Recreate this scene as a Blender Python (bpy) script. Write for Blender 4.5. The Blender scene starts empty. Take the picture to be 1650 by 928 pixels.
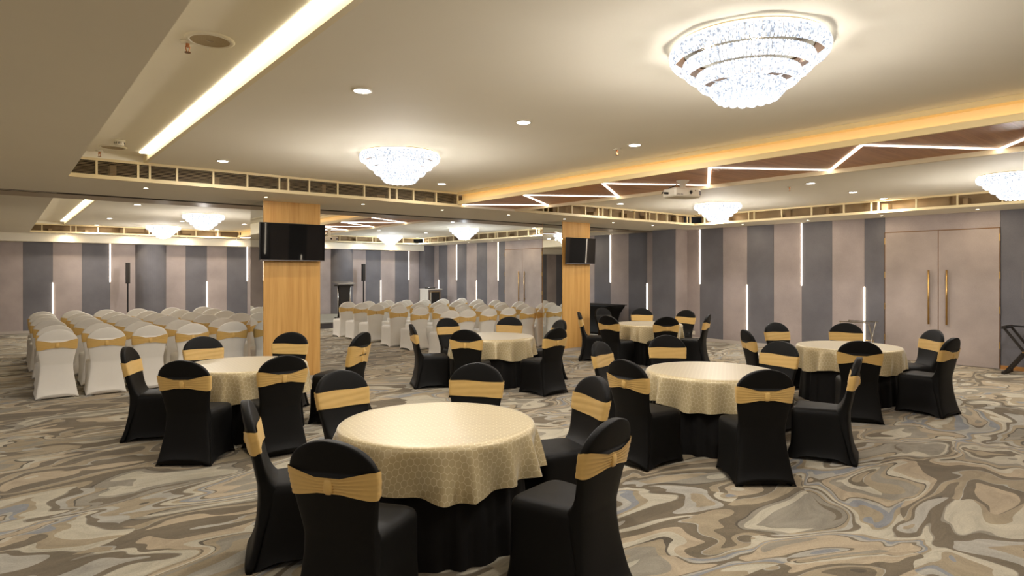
import bpy, bmesh, math, random
from mathutils import Vector, Matrix

S = bpy.context.scene
COL = S.collection
random.seed(7)
PI = math.pi

# ------------------------------------------------------------------ camera, world, exposure
cam_d = bpy.data.cameras.new('camera')
cam = bpy.data.objects.new('camera', cam_d)
COL.objects.link(cam)
cam.location = (0, 0, 1.65)
cam.rotation_euler = (math.radians(90), 0, -math.atan(823.34 / 1017.7))
cam_d.sensor_width = 36
cam_d.sensor_fit = 'HORIZONTAL'
cam_d.lens = 36 * 1017.7 / 1650
cam_d.shift_y = -24.5 / 1650
cam_d.clip_end = 200
S.camera = cam

world = bpy.data.worlds.new('world')
S.world = world
world.use_nodes = True
world.node_tree.nodes['Background'].inputs[0].default_value = (0.02, 0.02, 0.02, 1)
world.node_tree.nodes['Background'].inputs[1].default_value = 0.2

S.view_settings.view_transform = 'Standard'
S.view_settings.look = 'None'
S.view_settings.gamma = 1
S.view_settings.use_curve_mapping = False
S.view_settings.exposure = 0.72
S.cycles.use_denoising = True
S.cycles.caustics_reflective = False
S.cycles.caustics_refractive = False
S.cycles.max_bounces = 7
S.cycles.diffuse_bounces = 5
S.cycles.glossy_bounces = 4
S.cycles.sample_clamp_indirect = 6

# light levels (W for lamps, radiance for glowing strips)
P_DOWN = 11.0          # ceiling downlights
P_SPOT = 2.5           # little soffit spots
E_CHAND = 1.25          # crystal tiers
E_LED = 5.0            # wall strips
E_ZIG = 4.0            # zigzag strip
E_COVE = 3.2           # cove over the side channel
E_BEAMCOVE = 1.6       # cove inside the wooden beam
P_CHAND = 38.0         # point light added under each chandelier, for room and ceiling
P_TIER = 1.3            # added fill points outside the tiers, against a dark ceiling ring
E_HALO = 2.5          # added glowing ring, brightens the ceiling round each chandelier
C_DOWN = (1.0, 0.945, 0.885)
C_FAR = (0.84, 0.92, 1.0)

def lin(c):
    return tuple(((v / 255) / 12.92 if v / 255 <= 0.04045 else ((v / 255 + 0.055) / 1.055) ** 2.4) for v in c)

# ------------------------------------------------------------------ materials
def new_mat(name):
    m = bpy.data.materials.new(name)
    m.use_nodes = True
    nt = m.node_tree
    return m, nt, nt.nodes['Principled BSDF'], nt.links

def setp(b, **kw):
    names = {'col': 'Base Color', 'rough': 'Roughness', 'metal': 'Metallic', 'spec': 'Specular IOR Level',
             'sheen': 'Sheen Weight', 'sheenr': 'Sheen Roughness', 'coat': 'Coat Weight'}
    for k, v in kw.items():
        b.inputs[names[k]].default_value = (*v, 1) if k == 'col' else v

def N(nt, t, **kw):
    n = nt.nodes.new(t)
    for k, v in kw.items():
        setattr(n, k, v)
    return n

def mat_plain(name, col, rough=0.6, metal=0.0, spec=0.4, nscale=None, namp=0.08, sheen=0.0, bump=0.0, bscale=200):
    m, nt, b, L = new_mat(name)
    setp(b, col=col, rough=rough, metal=metal, spec=spec, sheen=sheen)
    if nscale:
        tc = N(nt, 'ShaderNodeTexCoord')
        no = N(nt, 'ShaderNodeTexNoise'); no.inputs['Scale'].default_value = nscale; no.inputs['Detail'].default_value = 4
        L.new(tc.outputs['Object'], no.inputs['Vector'])
        mx = N(nt, 'ShaderNodeMix', data_type='RGBA')
        mx.inputs[6].default_value = (*[c * (1 - namp) for c in col], 1)
        mx.inputs[7].default_value = (*[min(1, c * (1 + namp)) for c in col], 1)
        L.new(no.outputs['Fac'], mx.inputs[0]); L.new(mx.outputs[2], b.inputs['Base Color'])
        if bump:
            n2 = N(nt, 'ShaderNodeTexNoise'); n2.inputs['Scale'].default_value = bscale
            L.new(tc.outputs['Object'], n2.inputs['Vector'])
            bp = N(nt, 'ShaderNodeBump'); bp.inputs['Strength'].default_value = bump; bp.inputs['Distance'].default_value = 0.004
            L.new(n2.outputs['Fac'], bp.inputs['Height']); L.new(bp.outputs['Normal'], b.inputs['Normal'])
    return m

def mat_emit(name, col, strength):
    m, nt, b, L = new_mat(name)
    setp(b, col=(0.8, 0.8, 0.8))
    b.inputs['Emission Color'].default_value = (*col, 1)
    b.inputs['Emission Strength'].default_value = strength
    return m

def mat_wood(name, c1, c2, axis=2, scale=1.0, rough=0.42):
    m, nt, b, L = new_mat(name)
    setp(b, rough=rough, spec=0.4)
    tc = N(nt, 'ShaderNodeTexCoord')
    mp = N(nt, 'ShaderNodeMapping')
    s = [14 * scale] * 3
    s[axis] = 0.7 * scale
    mp.inputs['Scale'].default_value = s
    L.new(tc.outputs['Object'], mp.inputs['Vector'])
    n1 = N(nt, 'ShaderNodeTexNoise'); n1.inputs['Scale'].default_value = 1.0; n1.inputs['Detail'].default_value = 6; n1.inputs['Distortion'].default_value = 0.6
    L.new(mp.outputs['Vector'], n1.inputs['Vector'])
    mp2 = N(nt, 'ShaderNodeMapping')
    s2 = [90 * scale] * 3
    s2[axis] = 2.0 * scale
    mp2.inputs['Scale'].default_value = s2
    L.new(tc.outputs['Object'], mp2.inputs['Vector'])
    n2 = N(nt, 'ShaderNodeTexNoise'); n2.inputs['Scale'].default_value = 1.0; n2.inputs['Detail'].default_value = 3
    L.new(mp2.outputs['Vector'], n2.inputs['Vector'])
    ad = N(nt, 'ShaderNodeMath', operation='MULTIPLY_ADD'); ad.inputs[1].default_value = 0.4
    L.new(n2.outputs['Fac'], ad.inputs[0])
    m2 = N(nt, 'ShaderNodeMath', operation='MULTIPLY'); m2.inputs[1].default_value = 0.6
    L.new(n1.outputs['Fac'], m2.inputs[0]); L.new(m2.outputs[0], ad.inputs[2])
    r = N(nt, 'ShaderNodeValToRGB')
    r.color_ramp.elements[0].position = 0.32; r.color_ramp.elements[0].color = (*c1, 1)
    r.color_ramp.elements[1].position = 0.68; r.color_ramp.elements[1].color = (*c2, 1)
    L.new(ad.outputs[0], r.inputs['Fac']); L.new(r.outputs['Color'], b.inputs['Base Color'])
    return m

def mat_wall(name, col):
    # woven fabric-like wall covering with faint blotches
    m, nt, b, L = new_mat(name)
    setp(b, rough=0.75, spec=0.25)
    tc = N(nt, 'ShaderNodeTexCoord')
    n1 = N(nt, 'ShaderNodeTexNoise'); n1.inputs['Scale'].default_value = 1.6; n1.inputs['Detail'].default_value = 5
    L.new(tc.outputs['Object'], n1.inputs['Vector'])
    n2 = N(nt, 'ShaderNodeTexNoise'); n2.inputs['Scale'].default_value = 160; n2.inputs['Detail'].default_value = 1
    L.new(tc.outputs['Object'], n2.inputs['Vector'])
    ad = N(nt, 'ShaderNodeMath', operation='ADD'); L.new(n1.outputs['Fac'], ad.inputs[0])
    mu = N(nt, 'ShaderNodeMath', operation='MULTIPLY'); mu.inputs[1].default_value = 0.5
    L.new(n2.outputs['Fac'], mu.inputs[0]); L.new(mu.outputs[0], ad.inputs[1])
    r = N(nt, 'ShaderNodeValToRGB')
    r.color_ramp.elements[0].position = 0.4; r.color_ramp.elements[0].color = (*[c * 0.78 for c in col], 1)
    r.color_ramp.elements[1].position = 1.1; r.color_ramp.elements[1].color = (*[c * 1.22 for c in col], 1)
    L.new(ad.outputs[0], r.inputs['Fac']); L.new(r.outputs['Color'], b.inputs['Base Color'])
    bp = N(nt, 'ShaderNodeBump'); bp.inputs['Strength'].default_value = 0.15; bp.inputs['Distance'].default_value = 0.002
    L.new(n2.outputs['Fac'], bp.inputs['Height']); L.new(bp.outputs['Normal'], b.inputs['Normal'])
    return m

def mat_carpet():
    m, nt, b, L = new_mat('carpet')
    setp(b, rough=0.95, spec=0.05, sheen=0.15)
    g = N(nt, 'ShaderNodeNewGeometry')
    def noise(vec, scale, detail, rough=0.5, dist=0.0):
        n = N(nt, 'ShaderNodeTexNoise')
        n.inputs['Scale'].default_value = scale; n.inputs['Detail'].default_value = detail
        n.inputs['Roughness'].default_value = rough; n.inputs['Distortion'].default_value = dist
        L.new(vec, n.inputs['Vector'])
        return n
    def warp(src, nz, amt):
        sub = N(nt, 'ShaderNodeVectorMath', operation='SUBTRACT'); sub.inputs[1].default_value = (0.5, 0.5, 0.5)
        L.new(nz.outputs['Color'], sub.inputs[0])
        sc = N(nt, 'ShaderNodeVectorMath', operation='SCALE'); sc.inputs['Scale'].default_value = amt
        L.new(sub.outputs[0], sc.inputs[0])
        ad = N(nt, 'ShaderNodeVectorMath', operation='ADD')
        L.new(src, ad.inputs[0]); L.new(sc.outputs[0], ad.inputs[1])
        return ad.outputs[0]
    mp = N(nt, 'ShaderNodeMapping'); mp.inputs['Rotation'].default_value = (0, 0, 0.95); mp.inputs['Scale'].default_value = (0.85, 1.75, 1)
    L.new(g.outputs['Position'], mp.inputs['Vector'])
    w1 = noise(mp.outputs['Vector'], 0.62, 1.5)
    v1 = warp(mp.outputs['Vector'], w1, 2.1)
    w2 = noise(v1, 1.7, 1.0)
    v2 = warp(v1, w2, 0.75)
    n = noise(v2, 0.85, 1.3, 0.45)
    n3 = noise(v2, 0.5, 0.8, 0.4, 0.4)
    pal = dict(c=lin((184, 176, 156)), g=lin((142, 135, 120)), b=lin((134, 136, 138)), d=lin((112, 101, 83)),
               t=lin((156, 142, 117)), p=lin((172, 156, 131)), k=lin((90, 82, 69)), w=lin((166, 161, 149)))
    def ramp(seq):
        r = N(nt, 'ShaderNodeValToRGB')
        cr = r.color_ramp
        cr.interpolation = 'CONSTANT'
        while len(cr.elements) > 1:
            cr.elements.remove(cr.elements[-1])
        for i, (p, c) in enumerate(seq):
            e = cr.elements[0] if i == 0 else cr.elements.new(p)
            e.position = p; e.color = (*pal[c], 1)
        return r
    r1 = ramp([(0, 'd'), (.30, 'g'), (.345, 'k'), (.352, 't'), (.385, 'w'), (.42, 'd'), (.45, 'g'), (.456, 'c'), (.495, 't'), (.512, 'b'), (.535, 'w'),
               (.55, 'd'), (.557, 'p'), (.595, 'g'), (.63, 'c'), (.67, 'd'), (.70, 't')])
    r2 = ramp([(0, 'g'), (.31, 'c'), (.36, 'g'), (.39, 'k'), (.397, 'd'), (.43, 't'), (.465, 'w'), (.47, 'd'), (.51, 'p'), (.54, 'c'), (.565, 'k'),
               (.572, 't'), (.60, 'g'), (.65, 't'), (.69, 'w')])
    L.new(n.outputs['Fac'], r1.inputs['Fac']); L.new(n.outputs['Fac'], r2.inputs['Fac'])
    st = N(nt, 'ShaderNodeMath', operation='GREATER_THAN'); st.inputs[1].default_value = 0.5
    L.new(n3.outputs['Fac'], st.inputs[0])
    mx = N(nt, 'ShaderNodeMix', data_type='RGBA')
    L.new(st.outputs[0], mx.inputs[0]); L.new(r1.outputs['Color'], mx.inputs[6]); L.new(r2.outputs['Color'], mx.inputs[7])
    # soft tonal variation inside each swirl and fibre grain
    n4 = noise(v2, 4.5, 5, 0.6, 0.8)
    gr = noise(g.outputs['Position'], 95, 4, 0.8)
    a = N(nt, 'ShaderNodeMath', operation='MULTIPLY_ADD'); a.inputs[1].default_value = 0.95; a.inputs[2].default_value = 0.075
    L.new(n4.outputs['Fac'], a.inputs[0])
    a2 = N(nt, 'ShaderNodeMath', operation='MULTIPLY_ADD'); a2.inputs[1].default_value = 0.9
    L.new(gr.outputs['Fac'], a2.inputs[0]); L.new(a.outputs[0], a2.inputs[2])
    ml = N(nt, 'ShaderNodeVectorMath', operation='SCALE')
    L.new(mx.outputs[2], ml.inputs[0]); L.new(a2.outputs[0], ml.inputs['Scale'])
    L.new(ml.outputs[0], b.inputs['Base Color'])
    bp = N(nt, 'ShaderNodeBump'); bp.inputs['Strength'].default_value = 0.5; bp.inputs['Distance'].default_value = 0.006
    L.new(gr.outputs['Fac'], bp.inputs['Height']); L.new(bp.outputs['Normal'], b.inputs['Normal'])
    return m

def mat_brocade():
    # satin cloth with woven hexagon outlines, laid out in cloth (UV) space
    m, nt, b, L = new_mat('gold_brocade')
    setp(b, rough=0.42, spec=0.8, sheen=1.0, sheenr=0.25, metal=0.22)
    uv = N(nt, 'ShaderNodeUVMap')
    sc = N(nt, 'ShaderNodeVectorMath', operation='SCALE'); sc.inputs['Scale'].default_value = 1 / 0.042
    L.new(uv.outputs['UV'], sc.inputs[0])
    R = (1.0, 1.7320508, 1.0); H = (0.5, 0.8660254, 0.5)
    def cell(vec):
        md = N(nt, 'ShaderNodeVectorMath', operation='MODULO'); md.inputs[1].default_value = R
        L.new(vec, md.inputs[0])
        sb = N(nt, 'ShaderNodeVectorMath', operation='SUBTRACT'); sb.inputs[1].default_value = H
        L.new(md.outputs[0], sb.inputs[0])
        # flatten z
        fl = N(nt, 'ShaderNodeVectorMath', operation='MULTIPLY'); fl.inputs[1].default_value = (1, 1, 0)
        L.new(sb.outputs[0], fl.inputs[0])
        ln = N(nt, 'ShaderNodeVectorMath', operation='LENGTH'); L.new(fl.outputs[0], ln.inputs[0])
        return fl.outputs[0], ln.outputs['Value']
    off = N(nt, 'ShaderNodeVectorMath', operation='ADD'); off.inputs[1].default_value = (100, 173.20508, 0)
    L.new(sc.outputs[0], off.inputs[0])
    a, la = cell(off.outputs[0])
    sh = N(nt, 'ShaderNodeVectorMath', operation='SUBTRACT'); sh.inputs[1].default_value = H
    L.new(off.outputs[0], sh.inputs[0])
    c, lc = cell(sh.outputs[0])
    lt = N(nt, 'ShaderNodeMath', operation='LESS_THAN'); L.new(la, lt.inputs[0]); L.new(lc, lt.inputs[1])
    mx = N(nt, 'ShaderNodeMix', data_type='VECTOR')
    L.new(lt.outputs[0], mx.inputs[0]); L.new(c, mx.inputs[4]); L.new(a, mx.inputs[5])
    ab = N(nt, 'ShaderNodeVectorMath', operation='ABSOLUTE'); L.new(mx.outputs[1], ab.inputs[0])
    dt = N(nt, 'ShaderNodeVectorMath', operation='DOT_PRODUCT'); dt.inputs[1].default_value = (0.5, 0.8660254, 0)
    L.new(ab.outputs[0], dt.inputs[0])
    sx = N(nt, 'ShaderNodeSeparateXYZ'); L.new(ab.outputs[0], sx.inputs[0])
    mxm = N(nt, 'ShaderNodeMath', operation='MAXIMUM'); L.new(dt.outputs['Value'], mxm.inputs[0]); L.new(sx.outputs['X'], mxm.inputs[1])
    rp = N(nt, 'ShaderNodeValToRGB')
    rp.color_ramp.elements[0].position = 0.445; rp.color_ramp.elements[0].color = (*lin((200, 182, 140)), 1)
    rp.color_ramp.elements[1].position = 0.475; rp.color_ramp.elements[1].color = (*lin((230, 218, 184)), 1)
    L.new(mxm.outputs[0], rp.inputs['Fac']); L.new(rp.outputs['Color'], b.inputs['Base Color'])
    rr = N(nt, 'ShaderNodeMapRange'); rr.inputs[1].default_value = 0.445; rr.inputs[2].default_value = 0.475
    rr.inputs[3].default_value = 0.42; rr.inputs[4].default_value = 0.55
    L.new(mxm.outputs[0], rr.inputs[0]); L.new(rr.outputs[0], b.inputs['Roughness'])
    return m

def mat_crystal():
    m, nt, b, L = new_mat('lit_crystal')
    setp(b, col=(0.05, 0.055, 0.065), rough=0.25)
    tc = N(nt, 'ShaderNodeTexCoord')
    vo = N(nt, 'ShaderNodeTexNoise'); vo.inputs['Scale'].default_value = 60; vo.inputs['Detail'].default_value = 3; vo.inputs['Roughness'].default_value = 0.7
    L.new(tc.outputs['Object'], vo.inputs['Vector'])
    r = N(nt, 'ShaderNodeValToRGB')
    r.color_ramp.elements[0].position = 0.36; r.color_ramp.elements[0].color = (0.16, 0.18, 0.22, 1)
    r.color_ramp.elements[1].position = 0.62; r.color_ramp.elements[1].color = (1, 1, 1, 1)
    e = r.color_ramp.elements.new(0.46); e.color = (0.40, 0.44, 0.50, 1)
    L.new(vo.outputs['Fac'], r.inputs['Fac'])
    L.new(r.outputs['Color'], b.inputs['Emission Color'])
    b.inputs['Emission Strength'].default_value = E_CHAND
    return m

M = {}
M['paint'] = mat_plain('ceiling_paint', lin((240, 233, 216)), 0.8, spec=0.2, nscale=1.2, namp=0.03)
M['cream'] = mat_plain('cream_lacquer', lin((236, 222, 186)), 0.45)
M['grille'] = mat_plain('grille_cream', lin((226, 206, 160)), 0.5)
M['fin'] = mat_plain('vent_fin', lin((150, 130, 96)), 0.6)
M['duct'] = mat_plain('duct_dark', lin((140, 116, 82)), 0.8, nscale=4, namp=0.35)
M['ductdark'] = mat_plain('duct_black', lin((30, 25, 20)), 0.85)
M['wl'] = mat_wall('wall_fabric_mauve', lin((164, 152, 148)))
M['wd'] = mat_wall('wall_fabric_charcoal', lin((108, 106, 110)))
M['carpet'] = mat_carpet()
M['stage'] = mat_plain('stage_carpet', lin((150, 148, 138)), 0.95, nscale=30, namp=0.1)
M['stagef'] = mat_plain('stage_skirt', lin((84, 80, 82)), 0.9)
M['maple'] = mat_wood('pillar_veneer', lin((196, 146, 78)), lin((224, 178, 108)), axis=2)
M['walnut'] = mat_wood('beam_veneer', lin((172, 112, 70)), lin((214, 156, 106)), axis=0, rough=0.4)
M['beamcream'] = mat_plain('beam_lacquer', lin((240, 216, 160)), 0.5)
M['baseb'] = mat_plain('skirting_grey', lin((186, 176, 166)), 0.6)
M['basew'] = mat_plain('skirting_wood', lin((176, 124, 66)), 0.5, nscale=20)
M['mirror'] = mat_plain('mirror', (0.86, 0.88, 0.87), 0.015, metal=1.0)
M['track'] = mat_plain('track_bronze', lin((168, 148, 116)), 0.45, metal=0.15)
M['trackdark'] = mat_plain('track_slot', lin((66, 54, 40)), 0.6)
M['black'] = mat_plain('black_spandex', lin((12, 11, 10)), 0.55, spec=0.2, nscale=40, namp=0.1, sheen=0.0, bump=0.1, bscale=500)
M['white'] = mat_plain('white_spandex', lin((232, 228, 220)), 0.65, spec=0.3, nscale=20, namp=0.02, sheen=0.05)
M['gold'] = mat_plain('gold_sash', lin((216, 178, 106)), 0.5, spec=0.4, nscale=25, namp=0.06, sheen=0.15)
M['blackcloth'] = mat_plain('black_table_skirt', lin((18, 16, 15)), 0.75, spec=0.25)
M['brocade'] = mat_brocade()
M['ply'] = mat_plain('plywood', lin((170, 130, 84)), 0.6, nscale=15)
M['crystal'] = mat_crystal()
M['chrome'] = mat_plain('chrome_ring', lin((190, 178, 150)), 0.25, metal=1.0)
M['ledwarm'] = mat_emit('led_strip', (1.0, 0.86, 0.66), E_LED)
M['ledzig'] = mat_emit('zigzag_led', (1.0, 0.88, 0.72), E_ZIG)
M['cove'] = mat_emit('cove_led', (1.0, 0.90, 0.66), E_COVE)
M['beamled'] = mat_emit('beam_led', (1.0, 0.80, 0.46), E_BEAMCOVE)
M['halo'] = mat_emit('halo_glow', (1.0, 0.93, 0.78), E_HALO)
M['lens'] = mat_emit('downlight_lens', (0.92, 0.96, 1.0), 12)
M['lensw'] = mat_emit('spot_lens', (1.0, 0.9, 0.68), 10)
M['whitep'] = mat_plain('white_plastic', lin((228, 220, 200)), 0.45)
M['mesh'] = mat_plain('speaker_mesh', lin((170, 152, 120)), 0.7, nscale=300, namp=0.3)
M['brass'] = mat_plain('brass', lin((196, 160, 100)), 0.3, metal=1.0)
M['bronze'] = mat_plain('bronze_dark', lin((120, 84, 44)), 0.4, metal=0.8)
M['blackp'] = mat_plain('black_plastic', lin((20, 19, 19)), 0.45)
M['screen'] = mat_plain('screen_glass', (0.005, 0.005, 0.005), 0.025, spec=0.7)
M['steel'] = mat_plain('steel', lin((200, 196, 190)), 0.25, metal=1.0)
M['darksteel'] = mat_plain('dark_steel', lin((44, 38, 32)), 0.5, metal=0.3)
M['marble'] = mat_plain('white_marble', lin((225, 220, 210)), 0.3, nscale=3, namp=0.1)
M['rackgrey'] = mat_plain('rack_grey', lin((120, 112, 110)), 0.6)
M['doorf'] = mat_wall('door_laminate', lin((166, 153, 146)))
M['copper'] = mat_plain('sprinkler_copper', lin((190, 130, 90)), 0.35, metal=0.9)

# ------------------------------------------------------------------ mesh helpers
class MB:
    def __init__(self):
        self.v = []; self.f = []; self.smooth = False; self.uv = None
    def box(self, x0, x1, y0, y1, z0, z1):
        b = len(self.v)
        self.v += [(x0, y0, z0), (x1, y0, z0), (x1, y1, z0), (x0, y1, z0), (x0, y0, z1), (x1, y0, z1), (x1, y1, z1), (x0, y1, z1)]
        self.f += [tuple(b + i for i in q) for q in ((0, 3, 2, 1), (4, 5, 6, 7), (0, 1, 5, 4), (1, 2, 6, 5), (2, 3, 7, 6), (3, 0, 4, 7))]
        return self
    def loft(self, rings, cap0=True, cap1=True):
        b = len(self.v); n = len(rings[0])
        for r in rings:
            self.v += [tuple(p) for p in r]
        for i in range(len(rings) - 1):
            for j in range(n):
                k = (j + 1) % n
                self.f.append((b + i * n + j, b + i * n + k, b + (i + 1) * n + k, b + (i + 1) * n + j))
        if cap0:
            self.f.append(tuple(b + j for j in reversed(range(n))))
        if cap1:
            o = b + (len(rings) - 1) * n
            self.f.append(tuple(o + j for j in range(n)))
        return self
    def lathe(self, prof, n=32, c=(0, 0, 0), cap0=True, cap1=True):
        rings = [[(c[0] + r * math.cos(2 * PI * j / n), c[1] + r * math.sin(2 * PI * j / n), c[2] + z) for j in range(n)] for r, z in prof]
        return self.loft(rings, cap0, cap1)
    def tube(self, p, q, r, n=8, r2=None):
        p = Vector(p); q = Vector(q); d = (q - p).normalized()
        up = Vector((0, 0, 1)) if abs(d.z) < 0.95 else Vector((1, 0, 0))
        a = d.cross(up).normalized(); e = d.cross(a)
        r2 = r if r2 is None else r2
        rings = [[o + (a * math.cos(2 * PI * j / n) + e * math.sin(2 * PI * j / n)) * rr for j in range(n)] for o, rr in ((p, r), (q, r2))]
        return self.loft([[tuple(x) for x in reversed(g)] for g in rings])
    def bar(self, p, q, w, t):
        # rectangular bar, w across (horizontal-ish), t other side
        p = Vector(p); q = Vector(q); d = (q - p).normalized()
        up = Vector((0, 0, 1)) if abs(d.z) < 0.95 else Vector((0, 1, 0))
        a = d.cross(up).normalized() * (w / 2); e = d.cross(a).normalized() * (t / 2)
        rings = [[tuple(o + s * a + u * e) for s, u in ((-1, -1), (-1, 1), (1, 1), (1, -1))] for o in (p, q)]
        return self.loft(rings)
    def mesh(self, name):
        me = bpy.data.meshes.new(name)
        me.from_pydata(self.v, [], self.f)
        me.update()
        bm = bmesh.new(); bm.from_mesh(me)
        bmesh.ops.recalc_face_normals(bm, faces=bm.faces)
        bm.to_mesh(me); bm.free()
        if self.smooth:
            for p in me.polygons:
                p.use_smooth = True
        return me

def link(name, me, mat, parent=None, kind=None):
    o = bpy.data.objects.new(name, me)
    COL.objects.link(o)
    if mat is not None and hasattr(me, 'materials') and not me.materials:
        me.materials.append(mat)
    if parent is not None:
        o.parent = parent
    if kind:
        o['kind'] = kind
    return o

def build(name, mb, mat, parent=None, kind=None, smooth=None):
    if smooth:
        mb.smooth = True
    return link(name, mb.mesh(name), mat, parent, kind)

def tag(o, label, cat, group=None, kind=None):
    o['label'] = label; o['category'] = cat
    if group: o['group'] = group
    if kind: o['kind'] = kind
    return o

def empty(name, label, cat, loc=(0, 0, 0), rz=0, group=None, kind=None):
    o = bpy.data.objects.new(name, None)
    COL.objects.link(o)
    o.location = loc; o.rotation_euler = (0, 0, rz)
    o.empty_display_size = 0.1
    return tag(o, label, cat, group, kind)

def kids(o):
    return [c for c in o.children]

def copy_tree(o, loc, rz, label, group=None, parent=None):
    c = o.copy(); COL.objects.link(c)
    c.parent = parent
    if parent is None:
        c.location = loc; c.rotation_euler = (0, 0, rz); c['label'] = label
        if group: c['group'] = group
    for ch in kids(o):
        copy_tree(ch, None, None, None, None, c)
    return c

def bevel(o, w=0.004, seg=2):
    md = o.modifiers.new('edge', 'BEVEL'); md.width = w; md.segments = seg; md.limit_method = 'ANGLE'
    return o

def lamp(name, kind, power, col, loc, parent, size=0.1, spread=None, rot=(0, 0, 0)):
    d = bpy.data.lights.new(name, kind)
    d.energy = power; d.color = col
    if kind == 'AREA':
        d.shape = 'DISK'; d.size = size
        if spread: d.spread = spread
    else:
        d.shadow_soft_size = size
    o = bpy.data.objects.new(name, d)
    COL.objects.link(o); o.location = loc; o.rotation_euler = rot; o.parent = parent
    return o

# ------------------------------------------------------------------ the room shell
XL, XR = -4.2, 13.32
YB, YF = -3.0, 21.75
ZS, ZC, ZP, ZW = 2.72, 2.95, 3.02, 2.76      # soffit, main ceiling, side channel, wood underside
TRAYS = ((-1.0, 8.52, 'near'), (11.06, 20.75, 'far'))
TX0, TX1 = 0.58, 12.2

fl = build('floor', MB().box(XL, XR, YB, YF, -0.05, 0), M['carpet'])
tag(fl, 'patterned grey and beige carpet with marbled swirls', 'floor', kind='structure')

cl = empty('ceiling', 'white painted ceiling with raised trays, side channels and a lower soffit', 'ceiling', kind='structure')
mb = MB()
for y0, y1, _ in TRAYS:
    mb.box(1.33, 5.85, y0 - 0.3, y1 + 0.3, ZC, ZC + 0.06)
build('main_panel', mb, M['paint'], cl)
mb = MB()
for y0, y1, _ in TRAYS:
    mb.box(6.95, XR, y0 - 0.3, y1 + 0.3, ZC, ZC + 0.06)
build('main_panel', mb, M['paint'], cl)
for y0, y1, _ in TRAYS:
    build('channel_panel', MB().box(0.3, 1.31, y0 - 0.3, y1 + 0.3, ZP, ZP + 0.05), M['paint'], cl)
    build('channel_lip', MB().box(1.303, 1.345, y0, y1, ZC - 0.004, ZP), M['cream'], cl)
    build('channel_side', MB().box(0.50, 0.58, y0, y1, ZW, ZP), M['paint'], cl)
    build('channel_end', MB().box(0.5, 1.31, y1 - 0.005, y1 + 0.05, ZC - 0.005, ZP), M['paint'], cl)
# soffit boards
for x0, x1, y0, y1 in ((XL, TX0, YB, YF), (TX1, XR, YB, YF), (TX0, TX1, 8.52, 10.33), (TX0, TX1, 10.47, 11.06), (TX0, TX1, 20.75, YF), (TX0, TX1, YB, -1.0)):
    build('soffit_panel', MB().box(x0, x1, y0, y1, ZS, ZW), M['paint'], cl)
build('roof_slab', MB().box(XL, XR, YB, YF, 3.09, 3.15), M['paint'], cl)

tr = empty('trim_1', 'bronze sliding-partition track running across the ceiling soffit', 'ceiling track', kind='structure')
build('track_rail', MB().box(XL, XR, 10.36, 10.44, ZS + 0.004, ZS + 0.03), M['track'], tr)
build('track_edge', MB().box(XL, XR, 10.33, 10.36, ZS - 0.004, ZS + 0.02), M['trackdark'], tr)
build('track_edge', MB().box(XL, XR, 10.44, 10.47, ZS - 0.004, ZS + 0.02), M['trackdark'], tr)
build('track_band', MB().box(XL, XR, 10.47, 11.06, ZS - 0.006, ZS), M['track'], tr)

# air vents: slot between soffit and ceiling, framed, with dividers and fins
def vent(label, axis, c, a0, a1, zt, sgn, slats, step=0.62, seed=1):
    """axis 'x': run along X at Y=c, cavity towards +sgn*Y; axis 'y': run along Y at X=c"""
    rnd = random.Random(seed)
    g = empty('air_vent', label, 'vent', (a0, c, ZS) if axis == 'x' else (c, a0, ZS), group='slot vents around the ceiling trays')
    def bx(u0, u1, d0, d1, z0, z1):
        d0, d1 = sorted((sgn * d0, sgn * d1))
        m = MB()
        if axis == 'x':
            m.box(u0 - a0, u1 - a0, d0, d1, z0 - ZS, z1 - ZS)
        else:
            m.box(d0, d1, u0 - a0, u1 - a0, z0 - ZS, z1 - ZS)
        return m
    build('lower_frame', bx(a0, a1, -0.012, 0.03, ZS - 0.002, ZW + 0.002), M['grille'], g)
    build('upper_frame', bx(a0, a1, -0.01, 0.03, zt - 0.03, zt), M['grille'], g)
    build('duct_back', bx(a0, a1, 0.28, 0.30, ZW, zt + 0.02), M['ductdark' if slats else 'duct'], g)
    u = a0 + 0.25
    i = 0
    proto = None
    while u < a1 - 0.05:
        if proto is None:
            proto = bx(a0, a0 + 0.022, -0.008, 0.03, ZW, zt - 0.028).mesh('divider')
            proto.materials.append(M['grille'])
        o = link('divider', proto, None, g)
        o.location = (u - a0, 0, 0) if axis == 'x' else (0, u - a0, 0)
        if i % 4 == 1:
            o = link('divider', proto, None, g)
            o.location = (u - a0 + 0.12, 0, 0) if axis == 'x' else (0, u - a0 + 0.12, 0)
        u += step
        i += 1
    m = MB()
    u = a0 + 0.4
    while u < a1 - 0.3:
        w = rnd.uniform(0.05, 0.16)
        k = bx(u, u + w, 0.1, 0.27, ZW, ZW + rnd.uniform(0.06, 0.15))
        o = len(m.v); m.v += k.v; m.f += [tuple(o + q for q in f) for f in k.f]
        u += rnd.uniform(0.5, 1.3)
    build('duct_ribs', m, M['duct'], g, kind='stuff')
    if slats:
        m = MB()
        n = 9
        for q in range(n):
            zz = ZW + 0.012 + q * (zt - 0.03 - ZW - 0.012) / n
            k = bx(a0, a1, 0.004, 0.016, zz, zz + 0.0045)
            o = len(m.v); m.v += k.v; m.f += [tuple(o + r for r in f) for f in k.f]
        build('fins', m, M['fin'], g, kind='stuff')
    return g

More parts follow.
